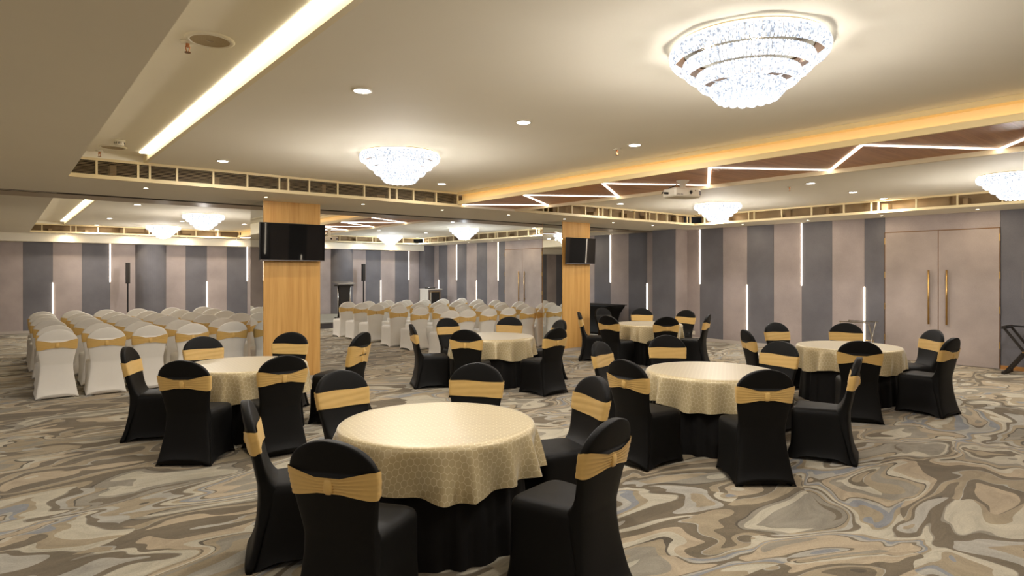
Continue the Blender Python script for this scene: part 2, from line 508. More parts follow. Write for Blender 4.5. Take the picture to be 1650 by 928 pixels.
vent('long slot vent with fine fins over the large-screen pillar', 'x', 8.52, TX0, 5.87, ZC, 1, True, 0.41, 1)
vent('slot vent over the small-screen pillar, between wooden beam and wall', 'x', 8.52, 7.0, TX1, ZC, 1, False, 0.36, 2)
vent('slot vent along the side wall above the nearby double doors', 'y', TX1, -1.0, 8.52, ZC, 1, False, 0.6, 3)
vent('slot vent at the far end of the hall with white chairs', 'x', 20.75, TX0, 5.87, ZC, 1, False, 0.62, 4)
vent('slot vent behind the podium at the far end of the hall', 'x', 20.75, 7.0, TX1, ZC, 1, False, 0.62, 5)
vent('slot vent along the side wall above the distant double doors', 'y', TX1, 11.06, 20.75, ZC, 1, False, 0.5, 6)

# wooden beams with zigzag lights
ZIG = [(5.85, 8.50), (6.96, 7.67), (5.80, 6.89), (6.96, 6.15), (5.80, 5.38), (6.96, 4.65), (5.80, 3.86), (6.96, 3.14), (5.80, 2.35), (6.95, 1.65),
       (5.80, 0.86), (6.95, 0.1), (5.80, -0.6)]
for bi, (y0, y1, nm) in enumerate(TRAYS):
    where = 'over the round tables' if bi == 0 else 'over the white chairs'
    g = empty('ceiling_beam', 'walnut panelled ceiling beam with lit cream edge ' + where, 'beam', kind='structure')
    build('wood_panel', MB().box(5.77, 6.95, y0, y1, ZW, ZW + 0.03), M['walnut'], g)
    build('lower_lip', MB().box(5.75, 5.775, y0, y1, ZW - 0.005, ZW + 0.05), M['beamcream'], g)
    build('recess_face', MB().box(5.85, 5.87, y0, y1, ZW + 0.03, ZC), M['beamcream'], g)
    build('upper_lip', MB().box(5.75, 5.87, y0, y1, ZC - 0.045, ZC), M['beamcream'], g)
    build('light_strip', MB().box(5.785, 5.81, y0 + 0.1, y1 - 0.05, ZW + 0.03, ZW + 0.042), M['beamled'], g)
    build('far_lip', MB().box(6.95, 6.99, y0, y1, ZS - 0.005, ZC), M['cream'], g)
    z = empty('zigzag_light', 'glowing zigzag light strip set in the walnut beam ' + where, 'light strip', (5.8, y0, ZW))
    pts = ZIG if bi == 0 else [(x, y1 - 0.02 - (8.50 - y)) for x, y in ZIG]
    for (xa, ya), (xb, yb) in zip(pts, pts[1:]):
        d = Vector((xb - xa, yb - ya, 0)); d.normalize(); d *= 0.012
        build('strip_segment', MB().bar((xa - 5.8 - d.x, ya - y0 - d.y, -0.002), (xb - 5.8 + d.x, yb - y0 + d.y, -0.002), 0.03, 0.012), M['ledzig'], z)
    c = empty('cove_light', 'bright warm cove light along the raised ceiling channel ' + where, 'light strip', (1.24, y0, ZP))
    build('diffuser', MB().box(-0.02, 0.060, 0.1, y1 - y0 - 0.28, -0.012, -0.001), M['cove'], c)

# ------------------------------------------------------------------ walls
def panels(parent, axis, c, spans, z0=0.07, z1=ZS, thick=0.03, sgn=-1):
    for a0, a1, k in spans:
        m = MB()
        d0, d1 = sorted((c, c + sgn * thick))
        if axis == 'y':
            m.box(d0, d1, a0 + 0.002, a1 - 0.002, z0, z1)
        else:
            m.box(a0 + 0.002, a1 - 0.002, d0, d1, z0, z1)
        build('wall_panel', m, M['wl' if k == 'l' else 'wd'], parent)

w = empty('wall_right', 'side wall of alternating mauve and charcoal fabric panels with two double doors', 'wall', (0, 0, 0), kind='structure')
build('backing', MB().box(XR, XR + 0.1, YB, YF, 0, 3.1), M['wd'], w)
sp = [(YB, -2.2, 'l'), (-2.2, -1.3, 'd'), (-1.3, -0.4, 'l'), (-0.4, 0.5, 'd'), (0.5, 1.4, 'l'), (1.4, 3.143, 'd'), (4.959, 5.332, 'd'), (5.332, 5.957, 'l'), (5.957, 6.592, 'd'), (6.592, 7.219, 'l'), (7.219, 7.862, 'd'),
      (7.862, 8.486, 'l'), (8.486, 9.119, 'd'), (9.119, 9.5, 'l'), (10.2, 10.741, 'l'), (10.741, 11.379, 'd'), (11.379, 12.032, 'l'),
      (12.032, 12.651, 'd'), (12.651, 13.28, 'l'), (13.28, 13.91, 'd'), (13.91, 14.54, 'l'), (14.54, 14.905, 'd'), (16.8, 17.177, 'd'),
      (17.177, 17.82, 'l'), (17.82, 18.45, 'd'), (18.45, 19.08, 'l'), (19.08, 19.72, 'd'), (19.72, 20.36, 'l'), (20.36, 20.98, 'd'), (20.98, 21.4, 'l')]
panels(w, 'y', XR, sp)
panels(w, 'y', XR, [(3.143, 4.959, 'l'), (14.905, 16.8, 'l')], z0=2.43)
build('side_pier', MB().box(12.83, XR, 9.5, 10.2, 0, ZS), M['wd'], w)
build('pier_facing', MB().box(12.835, XR - 0.03, 9.485, 9.5, 0.07, ZS), M['wl'], w)
build('corner_pier', MB().box(12.86, XR, 21.3, YF, 0, ZS), M['wd'], w)
bb = empty('baseboard_right', 'pale skirting along the foot of the side wall', 'baseboard', kind='structure')
for a0, a1, k in ((4.959, 9.5, 'baseb'), (10.2, 14.905, 'baseb'), (16.8, 21.3, 'baseb'), (YB, 3.143, 'basew')):
    build('skirting_length', MB().box(XR - 0.04, XR, a0, a1, 0, 0.07), M[k], bb)

w = empty('wall_back', 'far end wall of alternating mauve and charcoal panels behind the white chairs', 'wall', kind='structure')
build('backing', MB().box(XL, XR, YF, YF + 0.1, 0, 3.1), M['wd'], w)
panels(w, 'x', YF, [(XL, -3.3, 'd'), (-3.3, -2.65, 'l'), (-2.65, -2.0, 'd'), (-2.0, -1.4, 'l'), (-1.4, -0.8, 'd'), (-0.8, 0.464, 'l'), (0.464, 1.121, 'd'), (1.121, 1.796, 'l'), (1.796, 2.473, 'd'),
                    (2.473, 3.119, 'l'), (3.93, 4.48, 'l'), (4.48, 5.09, 'd'), (5.09, 5.686, 'l'), (5.686, 6.324, 'd'), (6.324, 6.95, 'l'),
                    (6.95, 7.58, 'd'), (7.58, 8.2, 'l'), (8.2, 8.8, 'd'), (8.8, 9.216, 'l'), (10.05, 10.57, 'l'), (10.57, 11.18, 'd'), (11.18, 11.786, 'l'),
                    (11.786, 12.383, 'd'), (12.383, 12.84, 'l')])
build('fascia', MB().box(XL, 12.86, 21.36, YF, 2.50, ZS), M['paint'], w)
for cx in (3.525, 9.633):
    build('round_column', MB().lathe([(0.42, 0), (0.42, 2.5)], 48, (cx, YF + 0.06, 0)), M['wd'], w, smooth=False)
bb = empty('baseboard_back', 'pale skirting along the foot of the far end wall', 'baseboard', kind='structure')
build('skirting_length', MB().box(XL, 12.86, YF - 0.045, YF, 0, 0.07), M['baseb'], bb)

w = empty('wall_front', 'panelled wall behind the viewer with upright light strips', 'wall', kind='structure')
build('backing', MB().box(XL, XR, YB - 0.1, YB, 0, 3.1), M['wd'], w)
panels(w, 'x', YB, [(XL + i * 0.63, XL + (i + 1) * 0.63, 'ld'[i % 2]) for i in range(27)], sgn=1)
w = empty('wall_left', 'plain mauve fabric wall outside the picture', 'wall', kind='structure')
build('backing', MB().box(XL - 0.1, XL, YB, YF, 0, 3.1), M['wd'], w)
panels(w, 'y', XL, [(YB + i * 1.03, YB + (i + 1) * 1.03, 'ld'[i % 2]) for i in range(24)], sgn=1)

# upright light strips in the panel joints
def strip(label, loc, upper):
    o = empty('wall_light_strip', label, 'light strip', loc, group='upright light strips in the wall panelling')
    z0, z1 = (1.38, 2.70) if upper else (0.10, 1.37)
    build('diffuser', MB().box(-0.010, 0.010, -0.010, 0.010, z0, z1), M['ledwarm'], o)
    return o
XS = XR - 0.034
for y, up, t in ((9.119, 1, 'upper light strip beside the pier at the end of the side wall'),
                 (7.862, 0, 'lower light strip between the two upper strips on the near side wall'),
                 (6.592, 1, 'upper light strip in the middle of the near side wall'),
                 (5.332, 0, 'lower light strip behind the folding stand beside the near double doors'),
                 (10.741, 0, 'lower light strip just past the pier, behind the corner table'),
                 (12.032, 1, 'upper light strip between the small screen and the pier'),
                 (17.177, 1, 'upper light strip beside the distant double doors'),
                 (18.45, 0, 'lower light strip on the distant side wall, second from the distant doors'),
                 (19.72, 1, 'upper light strip on the distant side wall, third from the distant doors'),
                 (20.98, 0, 'lower light strip just over the equipment rack in the far corner')):
    strip(t, (XS, y, 0), up)
for x, up, t in ((1.121, 0, 'lower light strip on the end wall above the outermost white chairs'),
                 (2.473, 1, 'upper light strip on the end wall before the first round column'),
                 (5.09, 0, 'lower light strip on the end wall past the first round column'),
                 (6.324, 1, 'upper light strip on the end wall at the mirrored edge of the large-screen pillar'),
                 (11.18, 0, 'lower light strip on the end wall beside the podium speaker'),
                 (12.383, 1, 'upper light strip on the end wall beside the far corner')):
    strip(t, (x, YF - 0.036, 0), up)
strip('upper light strip on the wall mirrored in the large screen', (6.97, YB + 0.036, 0), 1)
strip('lower light strip on the wall mirrored in the large screen', (8.22, YB + 0.036, 0), 0)

# double doors
def double_door(n, y0, y1, label):
    g = empty('door_%d' % n, label, 'door', (XR - 0.02, y0, 0), kind='structure')
    w = y1 - y0
    mid = w * 0.505
    for i, (a, b) in enumerate(((0.012, mid - 0.006), (mid + 0.006, w - 0.012))):
        leaf = build('door_leaf', MB().box(-0.03, 0, a, b, 0.008, 2.415), M['doorf'], g)
        hy = mid + (-0.142 if i == 0 else 0.142)
        h = build('handle', MB().tube((-0.075, hy, 0.71), (-0.075, hy, 1.70), 0.016, 12), M['brass'], leaf, smooth=True)
        build('handle_mount', MB().tube((-0.075, hy, 0.80), (-0.028, hy, 0.80), 0.009), M['brass'], leaf)
        build('handle_mount', MB().tube((-0.075, hy, 1.61), (-0.028, hy, 1.61), 0.009), M['brass'], leaf)
        e = a - 0.006 if i == 0 else b + 0.006
        for hz in (0.35, 0.95, 1.55, 2.2):
            build('hinge', MB().box(-0.036, -0.005, e - 0.008, e + 0.008, hz, hz + 0.12), M['brass'], leaf)
    build('meeting_stile', MB().box(-0.026, -0.004, mid - 0.006, mid + 0.006, 0, 2.42), M['bronze'], g)
    build('frame', MB().box(-0.027, 0, 0, 0.010, 0, 2.43).box(-0.027, 0, w - 0.010, w, 0, 2.43).box(-0.027, 0, 0, w, 2.418, 2.43), M['bronze'], g)
double_door(1, 3.143, 4.959, 'tall mauve double doors with long brass pull handles in the near hall')
double_door(2, 14.905, 16.8, 'distant mauve double doors with long brass handles behind the white chairs')

# pillars with mirror sides
for px0, px1, t in ((3.02, 3.90, 'wooden pillar with mirrored side carrying the large screen'), (9.12, 9.95, 'wooden pillar with mirrored side carrying the small screen')):
    g = empty('pillar', t, 'pillar', (px0, 9.6, 0), kind='structure')
    wd = px1 - px0
    build('core', MB().box(0.012, wd - 0.012, 0.03, 0.61, 0, ZS), M['blackp'], g)
    build('wood_facing', MB().box(0.006, wd - 0.006, 0, 0.03, 0.06, ZS), M['maple'], g)
    build('plinth', MB().box(0.006, wd - 0.006, 0.004, 0.03, 0, 0.06), M['baseb'], g)
    build('mirror_panel', MB().box(0, 0.012, 0.008, 0.61, 0, ZS), M['mirror'], g)
    build('mirror_panel', MB().box(wd - 0.012, wd, 0.008, 0.61, 0, ZS), M['mirror'], g)
    build('wood_facing', MB().box(0.006, wd - 0.006, 0.61, 0.63, 0.06, ZS), M['maple'], g)

# ------------------------------------------------------------------ ceiling fittings
rng = random.Random(3)
def chandelier(label, loc, near):
    g = empty('chandelier', label, 'chandelier', loc, group='tiered crystal ceiling chandeliers')
    build('ceiling_plate', MB().lathe([(0.40, 0), (0.40, -0.03), (0.385, -0.035)], 64), M['chrome'], g)
    R = [0.435, 0.360, 0.285, 0.210]
    zt = [-0.03, -0.098, -0.166, -0.234]
    hh = [0.078, 0.076, 0.076, 0.066]
    for i, r in enumerate(R):
        build('tier_ring', MB().lathe([(r - 0.012, zt[i]), (r - 0.012, zt[i] - 0.006), (r - 0.015, zt[i] - 0.006), (r - 0.015, zt[i])], 64, cap0=False, cap1=False), M['chrome'], g)
        build('tier_floor', MB().lathe([(r - 0.02, zt[i] - 0.008), (r - 0.02, zt[i] - 0.012), (max(r - 0.085, 0.1), zt[i] - 0.012), (max(r - 0.085, 0.1), zt[i] - 0.008)], 64, cap0=False, cap1=False), M['bronze'], g)
        n = int(2 * PI * r / 0.021)
        m = MB()
        for k in range(n):
            a = 2 * PI * k / n
            hw = 0.0096
            r0, r1 = r, r - 0.024
            ht = hh[i] * rng.uniform(0.96, 1.0)
            ca, sa = math.cos(a), math.sin(a)
            def P(rad, tang, z):
                return (rad * ca - tang * sa, rad * sa + tang * ca, z)
            rings = []
            for zz, rr, w2 in ((0, r0 - 0.006, hw), (-0.25 * ht, r0, hw), (-0.7 * ht, r0 - 0.006, hw * 0.97), (-ht, r1, hw * 0.8)):
                rings.append([P(rr - 0.008, -w2, zt[i] + zz), P(rr, -w2 * .3, zt[i] + zz), P(rr, w2 * .3, zt[i] + zz), P(rr - 0.008, w2, zt[i] + zz)])
            m.loft(rings)
        build('crystal_tier', m, M['crystal'], g, kind='stuff')
    build('lamp_plate', MB().lathe([(0.17, -0.245), (0.17, -0.255)], 48), M['crystal'], g)
    build('glow_ring', MB().lathe([(0.402, -0.012), (0.412, -0.012), (0.412, -0.022), (0.402, -0.022)], 64, cap0=False, cap1=False), M['halo'], g)  # emissive ring added for the glow on the ceiling
    lamp('chandelier_lamp', 'POINT', P_CHAND, C_FAR if loc[0] > 7 and loc[1] > 11 else C_DOWN, (0, 0, -0.395), g, size=0.035)
    for k in range(8):
        a = 2 * PI * (k + .5) / 8
        lamp('tier_fill', 'POINT', P_TIER, C_FAR if loc[0] > 7 and loc[1] > 11 else C_DOWN, (.385 * math.cos(a), .385 * math.sin(a), -.19), g, size=0.012)  # points added to lighten the ceiling around the tiers
    bm = bmesh.new(); bmesh.ops.create_icosphere(bm, subdivisions=2, radius=0.026)
    ball = bpy.data.meshes.new('crystal_ball'); bm.to_mesh(ball); bm.free()
    ball.materials.append(M['crystal'])
    for p in ball.polygons: p.use_smooth = True
    spots = []
    for r, n, z in ((0.058, 6, -0.318), (0.112, 12, -0.312), (0.155, 18, -0.300)):
        for k in range(n):
            a = 2 * PI * k / n + r * 7
            spots.append((r * math.cos(a), r * math.sin(a), z))
    if near:
        for s in spots:
            o = link('crystal_ball', ball, None, g); o.location = s
    else:
        m = MB()
        for s in spots:
            o = len(m.v)
            m.v += [tuple(Vector(v.co) + Vector(s)) for v in ball.vertices]
            m.f += [tuple(o + q for q in p.vertices) for p in ball.polygons]
        build('crystal_drops', m, M['crystal'], g, kind='stuff')
    return g

chandelier('largest crystal chandelier, overhead in front of the walnut beam', (3.30, 1.95, ZC), True)
chandelier('crystal chandelier above the large-screen pillar, over the table beside it', (3.37, 6.1, ZC), True)
chandelier('crystal chandelier hanging below the projector, before the side wall', (10.52, 6.83, ZC), False)
chandelier('crystal chandelier cut by the picture edge, above the near double doors', (10.42, 2.3, ZC), False)
chandelier('crystal chandelier in the second hall with the lit cove beside it', (3.52, 15.3, ZC), False)
chandelier('distant crystal chandelier in front of the first round column', (3.52, 19.8, ZC), False)
chandelier('crystal chandelier in the second hall before the distant double doors', (10.5, 15.2, ZC), False)
chandelier('distant crystal chandelier above the podium side of the end wall', (10.5, 19.7, ZC), False)

dl_proto = {}
def downlight(label, loc, power, col, group):
    g = empty('downlight', label, 'downlight', loc, group=group)
    if 'ring' not in dl_proto:
        dl_proto['ring'] = MB().lathe([(0.075, 0), (0.075, -0.006), (0.058, -0.008), (0.058, 0)], 28, cap0=False, cap1=False).mesh('trim_ring')
        dl_proto['ring'].materials.append(M['whitep'])
        dl_proto['lens'] = MB().lathe([(0.057, -0.001), (0.057, -0.004)], 28).mesh('lens')
        dl_proto['lens'].materials.append(M['lens'])
    link('trim_ring', dl_proto['ring'], None, g)
    link('lens', dl_proto['lens'], None, g)
    lamp('downlight_lamp', 'AREA', power, col, (0, 0, -0.009), g, size=0.10)
def spot(label, loc, group, power=None):
    g = empty('soffit_spotlight', label, 'spotlight', loc, group=group)
    if 'sring' not in dl_proto:
        dl_proto['sring'] = MB().lathe([(0.035, 0), (0.035, -0.004), (0.024, -0.006), (0.024, 0)], 20, cap0=False, cap1=False).mesh('trim_ring')
        dl_proto['sring'].materials.append(M['whitep'])
        dl_proto['slens'] = MB().lathe([(0.024, -0.001), (0.024, -0.005)], 20).mesh('lens')
        dl_proto['slens'].materials.append(M['lensw'])
    link('trim_ring', dl_proto['sring'], None, g)
    link('lens', dl_proto['slens'], None, g)
    lamp('spot_lamp', 'AREA', power or P_SPOT, (1.0, 0.82, 0.56), (0, 0, -0.008), g, size=0.045)

G1 = 'round downlights of the near hall'
G2 = 'round downlights of the far hall'
for (x, y), t in (((2.0, 4.17), 'first downlight of the row across the ceiling, beside the long cove light'),
                  ((3.5, 4.17), 'middle downlight of the row between the cove and the walnut beam'),
                  ((5.0, 4.2), 'downlight beside the walnut beam, in line with the projector'),
                  ((2.0, 7.81), 'downlight close above the finned vent, between cove and second chandelier'),
                  ((5.0, 7.81), 'downlight close above the finned vent, between second chandelier and beam'),
                  ((9.05, 7.95), 'small downlight between the beam and the chandelier below the projector'),
                  ((9.13, 4.4), 'first downlight of the three past the walnut beam'),
                  ((10.66, 4.45), 'middle downlight of the three past the walnut beam'),
                  ((12.0, 4.5), 'last downlight of the three past the beam, beside the wall vent'),
                  ((2.0, 0.5), 'overhead downlight outside the picture, cove side'),
                  ((5.0, 0.5), 'overhead downlight outside the picture, beam side'),
                  ((9.1, 0.5), 'overhead downlight outside the picture, past the beam'),
                  ((12.0, 0.5), 'overhead downlight outside the picture, near the side wall'),
                  ((12.0, 7.9), 'downlight in the tray corner above the pier'),
                  ((-2.2, -1.0), 'first unseen side-aisle downlight added to brighten the low soffit'),
                  ((-2.2, 2.2), 'second unseen side-aisle downlight added to brighten the low soffit'),
                  ((-2.2, 5.4), 'third unseen side-aisle downlight added to brighten the low soffit'),
                  ((-2.2, 8.6), 'fourth unseen side-aisle downlight added to brighten the low soffit')):
    downlight(t, (x, y, ZC if x > 0 else ZS), P_DOWN if x > 0 else P_DOWN * 1.5, C_DOWN, G1)  # aisle row is out of view, added to lift the low soffit
for (x, y), t in (((2.02, 13.83), 'second-hall downlight next to the distant cove light'),
                  ((2.02, 17.8), 'second-hall downlight midway between cove light and end vent'),
                  ((2.02, 20.4), 'second-hall downlight just above the end vent on the cove side'),
                  ((5.05, 17.6), 'second-hall downlight beside the mirrored edge of the large-screen pillar'),
                  ((5.05, 20.4), 'second-hall downlight low beside the distant chandelier pair'),
                  ((3.55, 17.6), 'second-hall downlight between the two chandeliers on the cove side'),
                  ((8.95, 13.45), 'second-hall downlight above the chandelier before the distant doors'),
                  ((12.0, 20.4), 'second-hall downlight in the far corner above the rack'),
                  ((12.0, 13.82), 'second-hall downlight beside the small-screen pillar'),
                  ((10.73, 17.7), 'second-hall downlight between the two chandeliers on the podium side'),
                  ((9.0, 17.6), 'second-hall downlight beside the distant beam')):
    downlight(t, (x, y, ZC), P_DOWN, C_FAR if x > 7 else C_DOWN, G2)
G3 = 'small warm spotlights in the lower soffit'
for i, x in enumerate((1.42, 2.90, 4.375, 5.83, 7.27, 8.69, 10.12, 11.44)):
    spot('%s small warm soffit spotlight of the cross row, counted from the cove end' % ('first', 'second', 'third', 'fourth', 'fifth', 'sixth', 'seventh', 'eighth')[i], (x, 9.09, ZS), G3)
for i, y in enumerate((7.65, 6.2, 4.82, 3.33, 1.9, 0.4)):
    spot('%s small soffit spotlight along the side wall, counted from the pier' % ('first', 'second', 'third', 'fourth', 'fifth', 'sixth')[i], (12.75, y, ZS), G3)
for i, x in enumerate((1.40, 2.88, 4.40, 5.83, 7.27, 8.69, 10.12, 11.44)):
    spot('%s small soffit spotlight of the far end wall, counted from the cove end' % ('first', 'second', 'third', 'fourth', 'fifth', 'sixth', 'seventh', 'eighth')[i], (x, 21.15, ZS), G3, 3.0)
for i, y in enumerate((12.6, 14.0, 15.4, 16.8, 18.2, 19.6)):
    spot('%s small soffit spotlight over the distant side wall, counted from the track' % ('first', 'second', 'third', 'fourth', 'fifth', 'sixth')[i], (12.75, y, ZS), G3, 3.0)

def ceiling_speaker(label, loc):
    g = empty('ceiling_speaker', label, 'speaker', loc)
    build('rim', MB().lathe([(0.135, 0), (0.135, -0.006), (0.122, -0.012), (0.108, -0.012), (0.108, 0)], 48, cap0=False, cap1=False), M['whitep'], g, smooth=True)
    build('grille', MB().lathe([(0.108, -0.002), (0.108, -0.008)], 48), M['mesh'], g)
    build('badge', MB().box(-0.02, 0.02, -0.003, 0.003, -0.0105, -0.008), M['steel'], g)
ceiling_speaker('round ceiling speaker in the raised channel beside the sprinkler', (0.955, 4.0, ZP))
ceiling_speaker('round ceiling speaker behind the smoke detector in the raised channel', (0.945, 8.08, ZP))
def sprinkler(label, loc):
    g = empty('sprinkler', label, 'sprinkler', loc)
    build('escutcheon', MB().lathe([(0.042, 0), (0.036, -0.01), (0.016, -0.012)], 24), M['whitep'], g, smooth=True)
    build('body', MB().lathe([(0.011, -0.012), (0.011, -0.03), (0.007, -0.034)], 12), M['copper'], g)
    build('frame_arm', MB().tube((-0.012, 0, -0.03), (-0.005, 0, -0.062), 0.003, 6), M['copper'], g)
    build('frame_arm', MB().tube((0.012, 0, -0.03), (0.005, 0, -0.062), 0.003, 6), M['copper'], g)
    build('deflector', MB().lathe([(0.017, -0.062), (0.017, -0.066)], 16), M['bronze'], g)
sprinkler('copper sprinkler head beside the round ceiling speaker', (0.86, 4.12, ZP))
sprinkler('small sprinkler head next to the finned vent under the smoke detector', (0.86, 8.43, ZP))
sprinkler('sprinkler head on the ceiling next to the beam-side downlight', (5.03, 4.46, ZC))
sprinkler('sprinkler head past the beam next to the row of three downlights', (9.26, 4.78, ZC))
g = empty('smoke_detector', 'white round smoke detector in the raised ceiling channel', 'smoke detector', (0.95, 7.62, ZP))
build('base', MB().lathe([(0.055, 0), (0.055, -0.015), (0.05, -0.02)], 28), M['whitep'], g, smooth=True)
build('sensor_head', MB().lathe([(0.046, -0.02), (0.046, -0.045), (0.036, -0.056), (0.02, -0.058)], 28), M['whitep'], g, smooth=True)
m = MB()
for k in range(14):
    a = 2 * PI * k / 14
    m.bar((0.047 * math.cos(a), 0.047 * math.sin(a), -0.024), (0.045 * math.cos(a), 0.045 * math.sin(a), -0.046), 0.007, 0.004)
build('air_slots', m, M['blackp'], g, kind='stuff')

# projectors
def projector(label, loc, rz, zt):
    g = empty('projector', label, 'projector', loc, rz)
    body = MB()
    W, D, H = 0.20, 0.13, 0.052
    def ring(z, s):
        return [(x * s, y * s, z) for x, y in ((-W, -D + 0.02), (-W + 0.02, -D), (W - 0.07, -D), (W, -D + 0.05), (W, D - 0.02), (W - 0.02, D), (-W + 0.02, D), (-W, D - 0.02))]
    body.loft([ring(-H, 0.93), ring(-H + 0.014, 1.0), ring(H - 0.014, 1.0), ring(H, 0.95)])
    build('body', body, M['whitep'], g)
    ln = MB()
    ln.loft([[(0.02 + r * math.cos(2 * PI * j / 20), -y, r * math.sin(2 * PI * j / 20)) for j in range(20)] for r, y in ((0.034, D - 0.01), (0.034, D + 0.012), (0.026, D + 0.012), (0.022, D - 0.002))], cap1=False)
    le = build('lens_ring', ln, M['whitep'], g, smooth=True)
    build('lens', MB().loft([[(0.02 + r * math.cos(2 * PI * j / 16), -y, r * math.sin(2 * PI * j / 16)) for j in range(16)] for r, y in ((0.025, D + 0.002), (0.012, D + 0.007))]), M['screen'], le, smooth=True)
    build('sensor', MB().box(0.082, 0.094, -D - 0.002, -D + 0.004, 0.016, 0.028), M['bronze'], g)
    build('vent_grille', MB().bar((W - 0.055, -D + 0.008, 0.0), (W + 0.001, -D + 0.045, 0.0), 0.006, 0.05), M['rackgrey'], g)
    build('mount_plate', MB().lathe([(0.05, H), (0.045, H + 0.02)], 20), M['whitep'], g)
    build('mount_column', MB().lathe([(0.032, H + 0.01), (0.03, zt - 0.08), (0.045, zt - 0.035), (0.075, zt - 0.008), (0.078, zt)], 24), M['whitep'], g, smooth=True)
    pts = [(-0.02, 0.03, zt - 0.06), (-0.05, 0.05, 0.11), (-0.12, 0.07, 0.072), (-0.17, D + 0.01, 0.04), (-0.2, D + 0.012, 0.0)]
    cb = MB()
    for a, b in zip(pts, pts[1:]):
        cb.tube(a, b, 0.006, 8)
    build('power_cable', cb, M['blackp'], g)
    build('plug', MB().box(-W - 0.055, -W + 0.005, 0.0, 0.02, -0.018, 0.006), M['blackp'], g)
    return g
pj1 = projector('white ceiling projector hanging from the walnut beam', (6.38, 4.62, 2.605), math.radians(-18), 0.155)
f = bpy.data.curves.new('brand', 'FONT'); f.body = 'EPSON'; f.size = 0.03; f.extrude = 0.0006
tmp = bpy.data.objects.new('lettering_curve', f); COL.objects.link(tmp)
bpy.context.view_layer.update()
lme = bpy.data.meshes.new_from_object(tmp)
bpy.data.objects.remove(tmp)
fo = link('lettering', lme, M['rackgrey'], pj1)
fo.location = (-0.18, -0.1308, -0.038); fo.rotation_euler = (PI / 2, 0, 0)
projector('small distant projector beside the large screen, in the second hall', (6.4, 15.2, 2.50), math.radians(-10), 0.26)

# ------------------------------------------------------------------ chairs
def supr(t, e):
    c, s = math.cos(t), math.sin(t)
    return math.copysign(abs(c) ** e, c), math.copysign(abs(s) ** e, s)

def interp(tab, z):
    if z <= tab[0][0]: return tab[0][1]
    for (a, va), (b, vb) in zip(tab, tab[1:]):
        if z <= b:
            t = (z - a) / (b - a)
            return va + (vb - va) * t
    return tab[-1][1]

def seat_mesh():
    m = MB(); n = 56
    YR = [(0, -.280), (.05, -.262), (.12, -.243), (.25, -.215), (.36, -.200), (.46, -.20)]
    YFt = [(0, .275), (.05, .262), (.15, .25), (.38, .245), (.46, .245)]
    WR = [(0, .236), (.05, .222), (.12, .212), (.25, .192), (.36, .180), (.46, .178)]
    WF = [(0, .238), (.05, .226), (.2, .22), (.38, .222), (.46, .222)]
    rings = []
    for z, ins in ((0, 0), (.03, 0), (.07, 0), (.12, 0), (.18, 0), (.25, 0), (.31, 0), (.37, 0), (.405, 0), (.425, .004), (.44, .012), (.45, .026), (.455, .05)):
        r = []
        for j in range(n):
            u, v = supr(2 * PI * j / n + PI / n, 0.32)
            yr, yf = interp(YR, z) + ins, interp(YFt, z) - ins
            wr, wf = interp(WR, z) - ins, interp(WF, z) - ins
            t = (v + 1) / 2
            corner = min(1.0, min(abs(u), abs(v)) / 0.8)
            pin = 1 - 0.05 * (1 - corner) * max(0, 1 - abs(z - .2) / .2)
            zz = z
            if z < .12:
                zz = z + (1 - corner ** 3) * 0.05 * (1 - z / .12)
            r.append((u * (wr + (wf - wr) * t) * pin, (yr + yf) / 2 + v * (yf - yr) / 2 * (1 - (1 - pin) * .6), zz))
        rings.append(r)
    m.loft(rings, cap0=False, cap1=True)
    m.smooth = True
    return m.mesh('seat')

BW = [(.36, .178), (.42, .178), (.48, .183), (.56, .197), (.65, .212), (.73, .221), (.775, .222)]
Z_ARCH, Z_TOP = .75, .908
def back_w(z):
    if z <= Z_ARCH: return interp(BW, z)
    q = min(1.0, (z - Z_ARCH) / (Z_TOP - Z_ARCH))
    return .2215 * math.sqrt(max(0.0, 1 - q ** 2.0))
def back_y(z):
    return -.172 - (z - .40) * .205
RY = [(0, -.290), (.05, -.272), (.12, -.253), (.25, -.225), (.36, -.211), (.44, -.209)]
WRr = [(0, .238), (.05, .224), (.12, .214), (.25, .194), (.36, .182), (.44, .180)]
def back_ring(z, n, off=0.0, e=0.42):
    r = []
    w = (back_w(z) if z > .44 else interp(WRr, z)) + off
    th = .0285
    if z > Z_ARCH:
        th *= 0.72 + 0.28 * math.sqrt(max(0, 1 - ((z - Z_ARCH) / (Z_TOP - Z_ARCH)) ** 3))
    th += off
    bul = .022 * max(0.0, min(1.0, (z - .1) / .34))
    yc = back_y(z) if z > .44 else interp(RY, z) + .0285
    for j in range(n):
        u, v = supr(2 * PI * j / n + PI / n, e)
        y = yc + v * th - bul * (1 - (u * w / .222) ** 2)
        if v > 0:
            y += v * .085 * math.exp(-max(0, z - .435) / .05) * (1 - .25 * u * u) * max(0, min(1, (z - .2) / .2))
        zz = z + (1 - abs(u) ** 3) * .05 * (1 - z / .12) if z < .12 else z
        r.append((u * w, y, zz))
    return r
def back_mesh():
    m = MB()
    zs = [0.0, .03, .07, .12, .18, .25, .31, .36, .40, .43, .445, .46, .475, .495, .52, .55, .59, .63, .67, .71, .75, Z_ARCH]
    k = 12
    zs += [Z_ARCH + (Z_TOP - Z_ARCH) * math.sin(PI / 2 * i / k) for i in range(1, k)] + [Z_TOP - .0004]
    m.loft([back_ring(z, 44) for z in zs])
    m.smooth = True
    return m.mesh('backrest')
